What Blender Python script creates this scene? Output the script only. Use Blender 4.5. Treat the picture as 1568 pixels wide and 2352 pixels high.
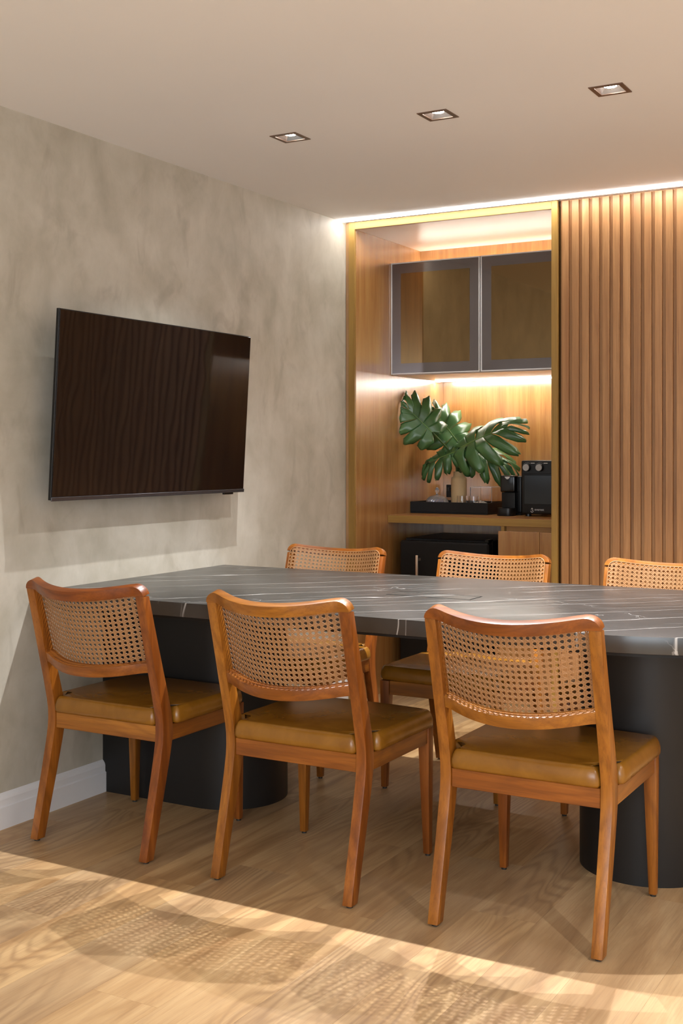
import bpy, bmesh, math, random
from mathutils import Vector, Matrix, noise
random.seed(7)
C = bpy.context.scene.collection
for o in list(bpy.data.objects): bpy.data.objects.remove(o)

# ------------------------------------------------------------ camera, world, exposure
RH = 2.331                      # ceiling height
cd = bpy.data.cameras.new('camera'); cam = bpy.data.objects.new('camera', cd); C.objects.link(cam)
cam.location = (0, 0, 1.21); cam.rotation_euler = (math.pi/2, 0, math.radians(29.5))
cd.sensor_width = 36; cd.sensor_fit = 'AUTO'; cd.lens = 36*2766/2352
cd.shift_y = -(1176-1041)/2352; cd.clip_start = 0.05
bpy.context.scene.camera = cam
w = bpy.data.worlds.new('world'); bpy.context.scene.world = w; w.use_nodes = True
w.node_tree.nodes['Background'].inputs[0].default_value = (.9, .85, .8, 1)
w.node_tree.nodes['Background'].inputs[1].default_value = 0.05
vs = bpy.context.scene.view_settings
vs.view_transform = 'Standard'; vs.look = 'None'; vs.gamma = 1; vs.use_curve_mapping = False
vs.exposure = 0.1
SPOT_W = 66; SPOT_COL = (.98, .98, 1.)
LED_COVE = 30; LED_TOP = 27; LED_UNDER = 50
LED_COL = (1, .97, .94)
SPOTS_TABLE = [(-2.263, 3.63), (-1.687, 3.63), (-1.107, 3.637), (-.53, 3.637)]
WIN_W = 115; WIN_COL = (.86, .93, 1.)
SPOTS_FRONT = [(.45, 1.95), (.45, .30), (1.25, 1.10), (1.25, 2.8), (-1.1, -.6)]

ad = bpy.data.lights.new('daylight', 'AREA'); ad.shape = 'RECTANGLE'; ad.size = 3.3; ad.size_y = 1.35; ad.energy = WIN_W; ad.color = WIN_COL
ao = bpy.data.objects.new('daylight', ad); C.objects.link(ao); ao.location = (.1, -1.56, 1.45); ao.rotation_euler = (math.radians(90), 0, 0)
# ------------------------------------------------------------ helpers
def tag(o, label=None, cat=None, group=None, kind=None):
    if label: o['label'] = label
    if cat: o['category'] = cat
    if group: o['group'] = group
    if kind: o['kind'] = kind
    return o
def empty(name, loc=(0, 0, 0), rz=0, label=None, cat=None, group=None):
    o = bpy.data.objects.new(name, None); C.objects.link(o)
    o.location = loc; o.rotation_euler = (0, 0, rz); o.empty_display_size = .1
    return tag(o, label, cat, group)
def obj(name, bm, mat, parent=None, smooth=None, loc=None):
    me = bpy.data.meshes.new(name)
    bmesh.ops.recalc_face_normals(bm, faces=bm.faces)
    bm.to_mesh(me); bm.free()
    for m in (mat if isinstance(mat, (list, tuple)) else [mat]): me.materials.append(m)
    if smooth is not None:
        for p in me.polygons: p.use_smooth = True
        if smooth < 180: me.set_sharp_from_angle(angle=math.radians(smooth))
    o = bpy.data.objects.new(name, me); C.objects.link(o)
    if parent: o.parent = parent
    if loc: o.location = loc
    return o
def B(): return bmesh.new()
def box(bm, x0, x1, y0, y1, z0, z1, mi=0):
    v = [bm.verts.new(p) for p in ((x0,y0,z0),(x1,y0,z0),(x1,y1,z0),(x0,y1,z0),(x0,y0,z1),(x1,y0,z1),(x1,y1,z1),(x0,y1,z1))]
    fs = [bm.faces.new([v[i] for i in f]) for f in ((3,2,1,0),(4,5,6,7),(0,1,5,4),(1,2,6,5),(2,3,7,6),(3,0,4,7))]
    for f in fs: f.material_index = mi
    return bm
def bevel(bm, wd, seg=2, ang=30):
    bm.normal_update()
    es = [e for e in bm.edges if len(e.link_faces) == 2 and e.calc_face_angle(0) > math.radians(ang)]
    if es: bmesh.ops.bevel(bm, geom=es, offset=wd, segments=seg, affect='EDGES', profile=.6, clamp_overlap=True)
    return bm
def bbox(x0, x1, y0, y1, z0, z1, wd=.002, seg=2): return bevel(box(B(), x0, x1, y0, y1, z0, z1), wd, seg)
def prism(bm, pts, z0, z1, axis='z'):
    def P(a, b, h): return {'z': (a, b, h), 'x': (h, a, b), 'y': (a, h, b)}[axis]
    lo = [bm.verts.new(P(a, b, z0)) for a, b in pts]; hi = [bm.verts.new(P(a, b, z1)) for a, b in pts]
    n = len(pts)
    bm.faces.new(lo[::-1]); bm.faces.new(hi)
    for i in range(n): bm.faces.new((lo[i], lo[(i+1) % n], hi[(i+1) % n], hi[i]))
    return bm
def lathe(bm, prof, n=32, cx=0, cy=0, cap=True):
    rings = []
    for r, z in prof:
        if r < 1e-6: rings.append([bm.verts.new((cx, cy, z))])
        else: rings.append([bm.verts.new((cx+r*math.cos(2*math.pi*i/n), cy+r*math.sin(2*math.pi*i/n), z)) for i in range(n)])
    for a, b in zip(rings, rings[1:]):
        for i in range(n):
            j = (i+1) % n
            if len(a) == 1 and len(b) > 1: bm.faces.new((a[0], b[i], b[j]))
            elif len(b) == 1 and len(a) > 1: bm.faces.new((a[i], a[j], b[0]))
            elif len(a) > 1: bm.faces.new((a[i], a[j], b[j], b[i]))
    if cap:
        for r in (rings[0], rings[-1]):
            if len(r) > 1: bm.faces.new(r)
    return bm
def tube(bm, pts, r, n=8, rr=None):
    pts = [Vector(p) for p in pts]; rings = []
    for i, p in enumerate(pts):
        d = (pts[min(i+1, len(pts)-1)]-pts[max(i-1, 0)]).normalized()
        u = d.cross(Vector((0, 0, 1)));
        if u.length < .05: u = d.cross(Vector((0, 1, 0)))
        u.normalize(); v = d.cross(u); q = rr[i] if rr else r
        rings.append([bm.verts.new(p+u*q*math.cos(2*math.pi*k/n)+v*q*math.sin(2*math.pi*k/n)) for k in range(n)])
    for a, b in zip(rings, rings[1:]):
        for k in range(n): bm.faces.new((a[k], a[(k+1) % n], b[(k+1) % n], b[k]))
    bm.faces.new(rings[0]); bm.faces.new(rings[-1])
    return bm
def interp(tab, z):
    if z <= tab[0][0]: return tab[0][1]
    for (a, p), (b, q) in zip(tab, tab[1:]):
        if z <= b: return p+(q-p)*(z-a)/(b-a)
    return tab[-1][1]

# ------------------------------------------------------------ materials
class N:
    def __init__(s, name):
        s.m = bpy.data.materials.new(name); s.m.use_nodes = True; s.t = s.m.node_tree; s.t.nodes.clear()
        s.out = s.n('ShaderNodeOutputMaterial')
    def n(s, ty, **k):
        nd = s.t.nodes.new(ty)
        for a, v in k.items(): setattr(nd, a, v)
        return nd
    def l(s, a, b): s.t.links.new(a, b)
    def v(s, inp, val):
        if hasattr(val, 'is_linked') or isinstance(val, bpy.types.NodeSocket): s.l(val, inp)
        else: inp.default_value = val
    def math(s, op, a, b=0, c=None, clamp=False):
        nd = s.n('ShaderNodeMath', operation=op, use_clamp=clamp); s.v(nd.inputs[0], a); s.v(nd.inputs[1], b)
        if c is not None: s.v(nd.inputs[2], c)
        return nd.outputs[0]
    def coord(s, scale=(1, 1, 1), rot=(0, 0, 0), rnd=0.0, loc=(0, 0, 0)):
        tc = s.n('ShaderNodeTexCoord'); src = tc.outputs['Object']
        if rnd:
            oi = s.n('ShaderNodeObjectInfo'); k = s.math('MULTIPLY', oi.outputs['Random'], rnd)
            va = s.n('ShaderNodeVectorMath', operation='ADD'); cx = s.n('ShaderNodeCombineXYZ')
            for i in range(3): s.l(k, cx.inputs[i])
            s.l(src, va.inputs[0]); s.l(cx.outputs[0], va.inputs[1]); src = va.outputs[0]
        mp = s.n('ShaderNodeMapping'); mp.inputs['Scale'].default_value = scale; mp.inputs['Rotation'].default_value = rot; mp.inputs['Location'].default_value = loc
        s.l(src, mp.inputs[0]); return mp.outputs[0]
    def noise(s, vec, scale=5, det=3, rough=.5, dist=0.0):
        nd = s.n('ShaderNodeTexNoise'); s.l(vec, nd.inputs['Vector']); nd.inputs['Scale'].default_value = scale
        nd.inputs['Detail'].default_value = det; nd.inputs['Roughness'].default_value = rough; nd.inputs['Distortion'].default_value = dist
        return nd.outputs[0]
    def ramp(s, fac, stops):
        nd = s.n('ShaderNodeValToRGB'); cr = nd.color_ramp
        while len(cr.elements) < len(stops): cr.elements.new(.5)
        for e, (p, c) in zip(cr.elements, stops): e.position = p; e.color = (*c, 1) if len(c) == 3 else c
        s.l(fac, nd.inputs[0]); return nd.outputs[0]
    def mix(s, f, a, b, mode='MIX'):
        nd = s.n('ShaderNodeMix', data_type='RGBA', blend_type=mode); s.v(nd.inputs[0], f)
        for i, x in ((6, a), (7, b)):
            if isinstance(x, tuple): nd.inputs[i].default_value = (*x, 1)
            else: s.l(x, nd.inputs[i])
        return nd.outputs[2]
    def hsv(s, col, h=.5, sa=1., va=1.):
        nd = s.n('ShaderNodeHueSaturation'); s.v(nd.inputs[0], h); s.v(nd.inputs[1], sa); s.v(nd.inputs[2], va); s.l(col, nd.inputs[4]); return nd.outputs[0]
    def bump(s, h, st=.2, d=.001):
        nd = s.n('ShaderNodeBump'); nd.inputs['Strength'].default_value = st; nd.inputs['Distance'].default_value = d; s.l(h, nd.inputs['Height']); return nd.outputs[0]
    def bsdf(s, col, rough=.5, normal=None, **k):
        p = s.n('ShaderNodeBsdfPrincipled')
        if isinstance(col, tuple): p.inputs['Base Color'].default_value = (*col, 1)
        else: s.l(col, p.inputs['Base Color'])
        s.v(p.inputs['Roughness'], rough)
        if normal: s.l(normal, p.inputs['Normal'])
        for a, x in k.items(): s.v(p.inputs[a.replace('_', ' ')], x)
        s.l(p.outputs[0], s.out.inputs[0]); return s.m
    def rand(s): return s.n('ShaderNodeObjectInfo').outputs['Random']
def plain(name, col, rough=.5, **k):
    n = N(name); return n.bsdf(col, rough, **k)
def emit(name, col, st):
    n = N(name); e = n.n('ShaderNodeEmission'); e.inputs[0].default_value = (*col, 1); e.inputs[1].default_value = st
    n.l(e.outputs[0], n.out.inputs[0]); return n.m
def wood(name, dark, mid, light, grain='z', fine=1., rough=.42, rnd=7.3, var=.12, lines=.35, spec=.5, hue=.0, bump=.12, coat=0.):
    n = N(name)
    ax = {'x': 0, 'y': 1, 'z': 2}[grain]
    def sc(a, b): v = [b, b, b]; v[ax] = a; return tuple(v)
    c = n.coord(sc(.9, 14*fine), rnd=rnd); f1 = n.noise(c, 1.6, 5, .6, .5)
    c2 = n.coord(sc(3, 130*fine), rnd=rnd); f2 = n.noise(c2, 2.0, 3, .6)
    c3 = n.coord(sc(.55, 4.2*fine), rnd=rnd*1.7); h = n.noise(c3, 1.5, 2, .5, .3)
    s = n.math('SINE', n.math('MULTIPLY', h, 95)); s = n.math('POWER', n.math('MULTIPLY_ADD', s, .5, .5), 3.)
    col = n.ramp(f1, [(.3, dark), (.5, mid), (.7, light)])
    col = n.mix(n.math('MULTIPLY', s, lines), col, tuple(x*.72 for x in dark))
    col = n.mix(n.math('MULTIPLY', n.math('GREATER_THAN', f2, .56), .22), col, tuple(x*.6 for x in dark))
    r = n.rand(); col = n.hsv(col, n.math('MULTIPLY_ADD', r, hue, .5-hue/2), 1., n.math('MULTIPLY_ADD', r, 2*var, 1-var))
    nm = n.bump(f2, bump, .0006)
    return n.bsdf(col, rough, nm, Specular_IOR_Level=spec, Coat_Weight=coat, Coat_Roughness=.27, Coat_IOR=1.7)

def plaster():
    n = N('burnished_cement_plaster')
    a = n.noise(n.coord((1.2, 1.2, 1.15)), 2.4, 6, .62, .5)
    b = n.noise(n.coord((3, 3, 2.1), loc=(4, 2, 7)), 2.4, 5, .6, .3)
    cc = n.noise(n.coord((9, 9, 6)), 3, 6, .65)
    f = n.math('ADD', n.math('MULTIPLY', a, .5), n.math('MULTIPLY', b, .5))
    col = n.ramp(f, [(.34, (.37, .342, .275)), (.46, (.44, .413, .34)), (.54, (.49, .462, .39)), (.66, (.56, .53, .455))])
    st = n.noise(n.coord((4.2, 4.2, 2.4), loc=(1, 9, 3)), 1.7, 4, .55, .7)
    spot = n.math('MULTIPLY', n.math('SUBTRACT', st, .575, clamp=True), 5.5, clamp=True)
    col = n.mix(n.math('MULTIPLY', spot, .45), col, (.25, .215, .165))
    col = n.mix(n.math('MULTIPLY', cc, .14), col, (.62, .57, .50), 'SOFT_LIGHT')
    return n.bsdf(col, n.math('MULTIPLY_ADD', b, .25, .42), n.bump(n.math('ADD', cc, a), .12, .004))
def floor_mat():
    n = N('oak_plank')
    f1 = n.noise(n.coord((11, 1.1, 1), rnd=23.), 1.3, 5, .62, .6)
    h = n.noise(n.coord((4.6, .75, 1), rnd=23.), 1.25, 1.5, .45, .25)
    s = n.math('SINE', n.math('MULTIPLY', h, 150)); s = n.math('POWER', n.math('MULTIPLY_ADD', s, .5, .5), 2.2)
    msk = n.math('MULTIPLY', n.math('SUBTRACT', n.noise(n.coord((3, .6, 1), rnd=31.), 1.4, 1), .43, clamp=True), 6, clamp=True)
    f2 = n.noise(n.coord((170, 4, 1), rnd=23.), 1.5, 3, .6)
    col = n.ramp(f1, [(.3, (.31, .175, .074)), (.47, (.43, .265, .122)), (.66, (.53, .35, .172))])
    col = n.mix(n.math('MULTIPLY', n.math('MULTIPLY', s, msk), .52), col, (.235, .13, .058))
    col = n.mix(n.math('MULTIPLY', n.math('GREATER_THAN', f2, .57), .17), col, (.24, .14, .07))
    r = n.rand(); col = n.hsv(col, .5, n.math('MULTIPLY_ADD', r, .08, .95), n.math('MULTIPLY_ADD', r, .18, .90))
    return n.bsdf(col, n.math('MULTIPLY_ADD', f2, .2, .30), n.bump(f2, .22, .0007), Specular_IOR_Level=.5)
def stone():
    n = N('veined_dark_stone')
    base = n.ramp(n.noise(n.coord((2, 2, 2)), 3, 6, .6, .4), [(.3, (.013, .014, .013)), (.6, (.024, .024, .023)), (.8, (.036, .036, .035))])
    rot = (0, 0, math.radians(-44))
    def veins(freq, amp, wid, loc, mlo):
        cc = n.coord((1, 1, 1), loc=loc)
        mp = n.n('ShaderNodeMapping'); mp.inputs['Rotation'].default_value = rot; n.l(cc, mp.inputs[0])
        sep = n.n('ShaderNodeSeparateXYZ'); n.l(mp.outputs[0], sep.inputs[0])
        st = n.n('ShaderNodeMapping'); st.inputs['Scale'].default_value = (1.1, 5, 1.5); n.l(mp.outputs[0], st.inputs[0])
        w1 = n.noise(st.outputs[0], 1.2, 3, .5)
        f = n.math('FRACT', n.math('ADD', n.math('MULTIPLY', sep.outputs[1], freq), n.math('MULTIPLY', w1, amp)))
        d = n.math('ABSOLUTE', n.math('SUBTRACT', f, .5))
        ln = n.math('SUBTRACT', 1, n.math('DIVIDE', d, wid), clamp=True)
        m2 = n.n('ShaderNodeMapping'); m2.inputs['Scale'].default_value = (1.3, 9, 3); m2.inputs['Location'].default_value = (3, 1, 2); n.l(mp.outputs[0], m2.inputs[0])
        mk = n.math('MULTIPLY', n.math('SUBTRACT', n.noise(m2.outputs[0], 1.5, 2), mlo, clamp=True), 7, clamp=True)
        return n.math('MULTIPLY', ln, mk)
    v = n.math('ADD', veins(6., 1.1, .016, (0, 0, 0), .40), n.math('MULTIPLY', veins(15, 1.6, .028, (.4, .2, 0), .46), .55))
    vo = n.n('ShaderNodeTexVoronoi', feature='DISTANCE_TO_EDGE'); vo.inputs['Scale'].default_value = 2.6
    wv = n.n('ShaderNodeVectorMath', operation='ADD'); nz = n.n('ShaderNodeTexNoise'); nz.inputs['Scale'].default_value = 6; nz.inputs['Detail'].default_value = 5
    c0 = n.coord(); n.l(c0, nz.inputs['Vector'])
    sc = n.n('ShaderNodeVectorMath', operation='SCALE'); n.l(nz.outputs['Color'], sc.inputs[0]); sc.inputs['Scale'].default_value = .25
    n.l(c0, wv.inputs[0]); n.l(sc.outputs[0], wv.inputs[1]); n.l(wv.outputs[0], vo.inputs['Vector'])
    crk = n.math('SUBTRACT', 1, n.math('DIVIDE', vo.outputs['Distance'], .0035), clamp=True)
    cm = n.math('MULTIPLY', n.math('SUBTRACT', n.noise(n.coord((1, 1, 1), loc=(7, 1, 2)), 5, 2), .5, clamp=True), 7, clamp=True)
    v = n.math('ADD', v, n.math('MULTIPLY', n.math('MULTIPLY', crk, cm), .6), clamp=True)
    col = n.mix(v, base, (.42, .405, .385))
    sp = n.noise(n.coord(), 160, 2)
    return n.bsdf(col, .31, n.bump(sp, .06, .0004), Specular_IOR_Level=.75)
def leather(name, a, b, rough):
    n = N(name)
    f = n.noise(n.coord((1, 1, 1), rnd=9.), 9, 5, .6, .5); g = n.noise(n.coord(rnd=4.), 260, 3)
    col = n.ramp(f, [(.3, a), (.65, b)])
    return n.bsdf(col, rough, n.bump(g, .10, .0005), Specular_IOR_Level=.5)
def leafmat():
    n = N('monstera_leaf'); f = n.noise(n.coord((1, 1, 1), rnd=5.), 9, 3)
    col = n.ramp(f, [(.3, (.04, .125, .04)), (.7, (.085, .22, .065))])
    geo = n.n('ShaderNodeNewGeometry'); col = n.mix(geo.outputs['Backfacing'], col, (.10, .24, .04))
    p = n.n('ShaderNodeBsdfPrincipled'); n.l(col, p.inputs['Base Color']); p.inputs['Roughness'].default_value = .36; p.inputs['Specular IOR Level'].default_value = .9
    n.l(n.bump(n.noise(n.coord((1, 1, 1)), 60, 2), .15, .001), p.inputs['Normal'])
    tr = n.n('ShaderNodeBsdfTranslucent'); tr.inputs[0].default_value = (.10, .30, .02, 1)
    mx = n.n('ShaderNodeMixShader'); mx.inputs[0].default_value = .14; n.l(p.outputs[0], mx.inputs[1]); n.l(tr.outputs[0], mx.inputs[2]); n.l(mx.outputs[0], n.out.inputs[0])
    return n.m
def ceilmat():
    n = N('ceiling_paint'); f = n.noise(n.coord(), 1.1, 2)
    col = n.ramp(f, [(.3, (.85, .85, .85)), (.7, (.88, .88, .88))])
    return n.bsdf(col, .8)
M = {}
M['plaster'] = plaster(); M['ceil'] = ceilmat(); M['floor'] = floor_mat(); M['stone'] = stone()
M['pale'] = plain('pale_laminate', (.60, .47, .38), .3)
M['slot'] = plain('black_slot', (.004, .004, .004), .9, Specular_IOR_Level=.05)
M['gap'] = plain('dark_joint', (.05, .03, .018), .8)
M['slat'] = wood('slat_wood', (.30, .135, .048), (.385, .188, .070), (.46, .24, .098), 'z', 1.3, .45, var=.07, lines=.12)
M['panel'] = wood('panel_laminate', (.32, .142, .038), (.405, .192, .056), (.475, .245, .080), 'z', 1., .24, var=.03, lines=.06, spec=.8, coat=1.)
M['panelx'] = wood('panel_laminate_flat', (.32, .142, .038), (.405, .192, .056), (.475, .245, .080), 'x', 1., .33, var=.03, lines=.06)
M['edge'] = wood('mustard_edge_band', (.25, .132, .024), (.32, .178, .036), (.38, .22, .05), 'z', 1.5, .45, var=.02, lines=.05)
M['edgex'] = wood('mustard_edge_band_flat', (.25, .132, .024), (.32, .178, .036), (.38, .22, .05), 'x', 1.5, .45, var=.02, lines=.05)
ch = ((.15, .040, .004), (.26, .078, .008), (.37, .128, .017))
M['chz'] = wood('chair_wood_upright', *ch, 'z', .9, .34, var=.16, lines=.35, hue=.018)
M['chx'] = wood('chair_wood_across', *ch, 'x', .9, .34, var=.14, lines=.3, hue=.018)
M['chy'] = wood('chair_wood_lengthwise', *ch, 'y', .9, .34, var=.14, lines=.3, hue=.018)
M['cane'] = plain('woven_cane', (.34, .168, .064), .5)
M['leather'] = leather('tan_leather', (.19, .074, .005), (.27, .115, .012), .27)
M['glide'] = plain('black_glide', (.02, .018, .016), .5)
M['ped'] = plain('black_laminate', (.009, .008, .0075), .45, Specular_IOR_Level=.4)
M['white'] = plain('white_satin_paint', (.74, .735, .74), .4)
M['black'] = plain('black_plastic', (.006, .006, .006), .35, Specular_IOR_Level=.35)
M['blackgl'] = plain('black_gloss', (.004, .004, .004), .15)
M['blackmat'] = plain('black_matt', (.005, .0045, .004), .5, Specular_IOR_Level=.3)
M['void'] = plain('dark_interior', (.03, .018, .01), .8)
M['alu'] = plain('brushed_aluminium', (.70, .69, .68), .4, Metallic=.25)
M['bronzetrim'] = plain('bronze_trim', (.16, .10, .07), .4, Metallic=.3)
M['reflector'] = plain('reflector', (.8, .8, .82), .25, Metallic=.9)
M['steel'] = plain('satin_steel_handle', (.75, .60, .47), .28, Metallic=.9)
M['glassdark'] = plain('bronze_mirror_glass', (.27, .185, .09), .035, Metallic=1.)
M['glassborder'] = plain('smoked_border_glass', (.19, .17, .17), .10, Metallic=.75)
M['ceramic'] = plain('sand_ceramic', (.62, .43, .22), .7)
M['leaf'] = leafmat(); M['stem'] = plain('green_stem', (.06, .12, .03), .45)
M['glass'] = plain('clear_glass', (1, 1, 1), .02, Transmission_Weight=1., IOR=1.35)
M['crystal'] = plain('cut_crystal', (.95, .96, 1.), .06, Transmission_Weight=.85, IOR=1.5)
M['rimlight'] = plain('acrylic_highlight', (.85, .78, .72), .3)  # opaque pale colour painted in for the highlight along clear acrylic edges
M['blue'] = plain('blue_wrapped_sweets', (.05, .07, .30), .35)
M['cup'] = plain('white_porcelain', (.8, .79, .74), .25)
M['knob'] = plain('grey_knob_face', (.34, .33, .31), .4)
M['print'] = plain('light_grey_print', (.55, .54, .52), .5)
def tvmat():
    n = N('tv_glass'); f = n.noise(n.coord((1, 1, .6)), 7, 1)
    return n.bsdf((.004, .003, .003), .045, n.bump(f, .35, .0016), IOR=1.62)
M['tv'] = tvmat()
M['led'] = emit('led_diffuser', LED_COL, LED_COVE); M['ledtop'] = emit('led_shelf_top', (1, .93, .82), LED_TOP); M['ledund'] = emit('led_under_cabinet', (1, .93, .84), LED_UNDER)
M['bulb'] = emit('bulb_face', (1, .97, .9), 30)

# ------------------------------------------------------------ room shell
XL, XR, YF, YB = -2.87, 2.0, -1.5, 5.12     # room; niche goes on to Y 6.134
NX0, NX1, NYB = -2.817, -1.821, 6.134
def struct(name, bm, m, smooth=None, parent=None):
    o = obj(name, bm, m, parent, smooth)
    if not parent: o['kind'] = 'structure'
    return o
fl = struct('floor', box(B(), XL, XR, YF, NYB+.1, -.08, -.008), M['gap'])
PW, PL = .184, 1.22
meshes = {}
def plank(x0, x1, y0, y1):
    wd, ln = round(x1-x0, 3), round(y1-y0, 3)
    if wd < .01 or ln < .01: return
    k = (wd, ln)
    if k not in meshes:
        bm = box(B(), 0, wd-.00035, 0, ln-.0003, -.008, 0)
        me = bpy.data.meshes.new('plank'); bm.to_mesh(me); bm.free(); me.materials.append(M['floor']); meshes[k] = me
    o = bpy.data.objects.new('plank', meshes[k]); C.objects.link(o); o.parent = fl; o.location = (x0, y0, 0)
x = -2.315-PW*4+.0; i = 0
cols = []
x = XL-.06
while x < XR: cols.append((max(x, XL), min(x+PW, XR))); x += PW
for i, (a, b) in enumerate(cols):
    yy = YF-random.random()*PL
    if i == 3: yy = 2.36-PL*4
    if i in (9, 10): yy = 2.945-PL*4 + (0 if i == 9 else .4)
    ymax = NYB if (a > NX0-.15 and b < NX1+.15) else YB+.02
    while yy < ymax:
        plank(a, b, max(yy, YF), min(yy+PL, ymax)); yy += PL
# walls
struct('wall_left', box(B(), XL-.12, XL, YF-.1, NYB+.1, 0, RH+.1), M['plaster'])
struct('wall_right', box(B(), XR, XR+.12, YF-.1, NYB+.1, 0, RH+.1), plain('white_wall', (.78, .77, .75), .7))
bm = B(); WX0, WX1, WZ0, WZ1 = -1.6, 1.8, .75, 2.15      # window behind the camera, where the cool daylight comes from
for q in ((XL, WX0, 0, RH+.1), (WX1, XR, 0, RH+.1), (WX0, WX1, 0, WZ0), (WX0, WX1, WZ1, RH+.1)): box(bm, q[0], q[1], YF-.12, YF, q[2], q[3])
struct('wall_front', bm, plain('white_wall_front', (.78, .77, .75), .7))
wf = struct('window_1', box(B(), WX0, WX0+.04, YF-.05, YF-.02, WZ0, WZ1), M['white'])
for q in ((WX1-.04, WX1, WZ0, WZ1), (WX0+.04, WX1-.04, WZ0, WZ0+.04), (WX0+.04, WX1-.04, WZ1-.04, WZ1), (.08, .12, WZ0+.04, WZ1-.04)): obj('window_bar', box(B(), q[0], q[1], YF-.05, YF-.02, q[2], q[3]), M['white'], wf)
wb = B(); box(wb, NX1+.034, XR, YB+.016, YB+.03, 0, RH+.05); box(wb, XL, XR, NYB+.03, NYB+.1, 0, RH+.1)
box(wb, XL, XL+.025, YB+.005, NYB+.03, 0, RH+.05)
wbk = struct('wall_back', wb, M['slat'])
# slats
sm = bevel(box(B(), 0, .0305, 0, .017, 0, RH-.004), .0012, 1)
sme = bpy.data.meshes.new('slat'); bmesh.ops.recalc_face_normals(sm, faces=sm.faces); sm.to_mesh(sme); sm.free(); sme.materials.append(M['slat'])
x = -1.776
while x < .35:
    o = bpy.data.objects.new('slat', sme); C.objects.link(o); o.parent = wbk; o.location = (x, YB-.001, 0); x += .04573
# ceiling with holes
HS = .050
holes = [(sx-HS, sx+HS, sy-HS, sy+HS) for sx, sy in SPOTS_TABLE+SPOTS_FRONT] 
xs = sorted({XL, XR} | {round(h[i], 5) for h in holes for i in (0, 1)}); ys = sorted({YF, YB+.03} | {round(h[i], 5) for h in holes for i in (2, 3)})
bm = B()
for a, b in zip(xs, xs[1:]):
    for c, d in zip(ys, ys[1:]):
        mx, my = (a+b)/2, (c+d)/2
        if any(h[0] < mx < h[1] and h[2] < my < h[3] for h in holes): continue
        box(bm, a, b, c, d, RH, RH+.02)
box(bm, XL-.1, XR+.1, YF-.1, NYB+.1, RH+.11, RH+.15)
bmesh.ops.remove_doubles(bm, verts=bm.verts, dist=1e-5)
struct('ceiling', bm, M['ceil'])
# baseboards on the left wall
prof = [(0, 0), (.017, 0), (.017, .070), (.0125, .073), (.0125, .094), (.010, .102), (.004, .110), (0, .113)]
for k, (y0, y1) in enumerate(((YF, 3.338), (3.742, YB))):
    bm = B(); prism(bm, [(p, q) for p, q in prof], y0, y1, 'y')
    o = struct('baseboard_left', bm, M['white']); o.location.x = XL

# ------------------------------------------------------------ LED strips
bm = bevel(box(B(), XL+.002, XR-.002, 5.034, 5.064, RH-.008, RH-.0005), .003, 2)
o = obj('led_strip', bm, M['led']); tag(o, 'long white light strip recessed in the ceiling along the slatted wall', 'light')
# ------------------------------------------------------------ downlights
def make_downlight(hs=.052):
    r = empty('downlight')
    bm = B(); h, i = .053, .039
    for a in ((-h, h, -h, -i), (-h, h, i, h), (-h, -i, -i, i), (i, h, -i, i)): box(bm, *a, -.0025, .0015)
    obj('trim_ring', bm, M['bronzetrim'], r)
    bm = B(); t = [(-i, -i), (i, -i), (i, i), (-i, i)]; u = [(-.027, -.027), (.027, -.027), (.027, .027), (-.027, .027)]; RD = .013
    lo = [bm.verts.new((a, b, 0)) for a, b in t]; hi = [bm.verts.new((a, b, RD)) for a, b in u]
    for k in range(4): bm.faces.new((lo[k], lo[(k+1) % 4], hi[(k+1) % 4], hi[k]))
    bm.faces.new(hi)
    obj('reflector', bm, M['reflector'], r)
    obj('bulb', lathe(B(), [(0, .0095), (.020, .0095), (.021, .0125), (0, .0125)], 20), M['bulb'], r, 40)
    return r
def copy_tree(o, parent=None, link=True):
    c = o.copy(); C.objects.link(c); c.parent = parent
    for chd in o.children: copy_tree(chd, c)
    return c
proto = make_downlight()
labs = ['small square recessed downlight, leftmost of the three in the ceiling', 'small square recessed downlight, middle one of the three in the ceiling',
        'small square recessed downlight, rightmost and nearest the top right corner', 'square recessed downlight over the rounded table end, outside the view']
labs += ['square recessed downlight in the ceiling before the table, outside the view']*5
bpy.context.view_layer.update()
for k, (sx, sy) in enumerate(SPOTS_TABLE+SPOTS_FRONT):
    d = proto if k == 0 else copy_tree(proto)
    d.location = (sx, sy, RH)
    tag(d, labs[k], 'ceiling light', 'recessed square downlights')
    ld = bpy.data.lights.new('downlight_lamp', 'SPOT'); ld.energy = SPOT_W*(1.7 if k < 4 else .38); ld.color = SPOT_COL
    ld.spot_size = math.radians(102 if k < 4 else 155); ld.spot_blend = 1.; ld.shadow_soft_size = .009
    lo = bpy.data.objects.new('lamp', ld); C.objects.link(lo); lo.parent = d; lo.location = (0, 0, -.004)

# ------------------------------------------------------------ niche lining
r = empty('niche_lining', (-2.32, 5.6, 0), 0, 'orange wood lining of the coffee niche with mustard edge frame', 'built-in niche')
ox, oy = -2.32, 5.6
def nb(x0, x1, y0, y1, z0, z1, wd=.0008): return bevel(box(B(), x0-ox, x1-ox, y0-oy, y1-oy, z0, z1), wd, 1)
obj('side_panel', nb(-2.844, NX0, 5.122, NYB, 0, 2.312), M['panel'], r)
obj('side_panel', nb(NX1, -1.797, 5.122, NYB, 0, 2.312), M['panel'], r)
obj('back_panel', nb(NX0, NX1, NYB, NYB+.018, 0, 2.0), M['panel'], r)
obj('top_panel', nb(NX0, NX1, 5.122, 5.86, 2.294, 2.312), M['pale'], r)
obj('bulkhead_panel', nb(NX0, NX1, 5.84, 5.858, 2.0, 2.294), M['panel'], r)
fr = obj('edge_frame', nb(-2.851, NX0, 5.108, 5.122, 0, RH-.002), M['edge'], r)
obj('edge_frame', nb(NX1, -1.792, 5.108, 5.122, 0, RH-.002), M['edge'], r)
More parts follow.
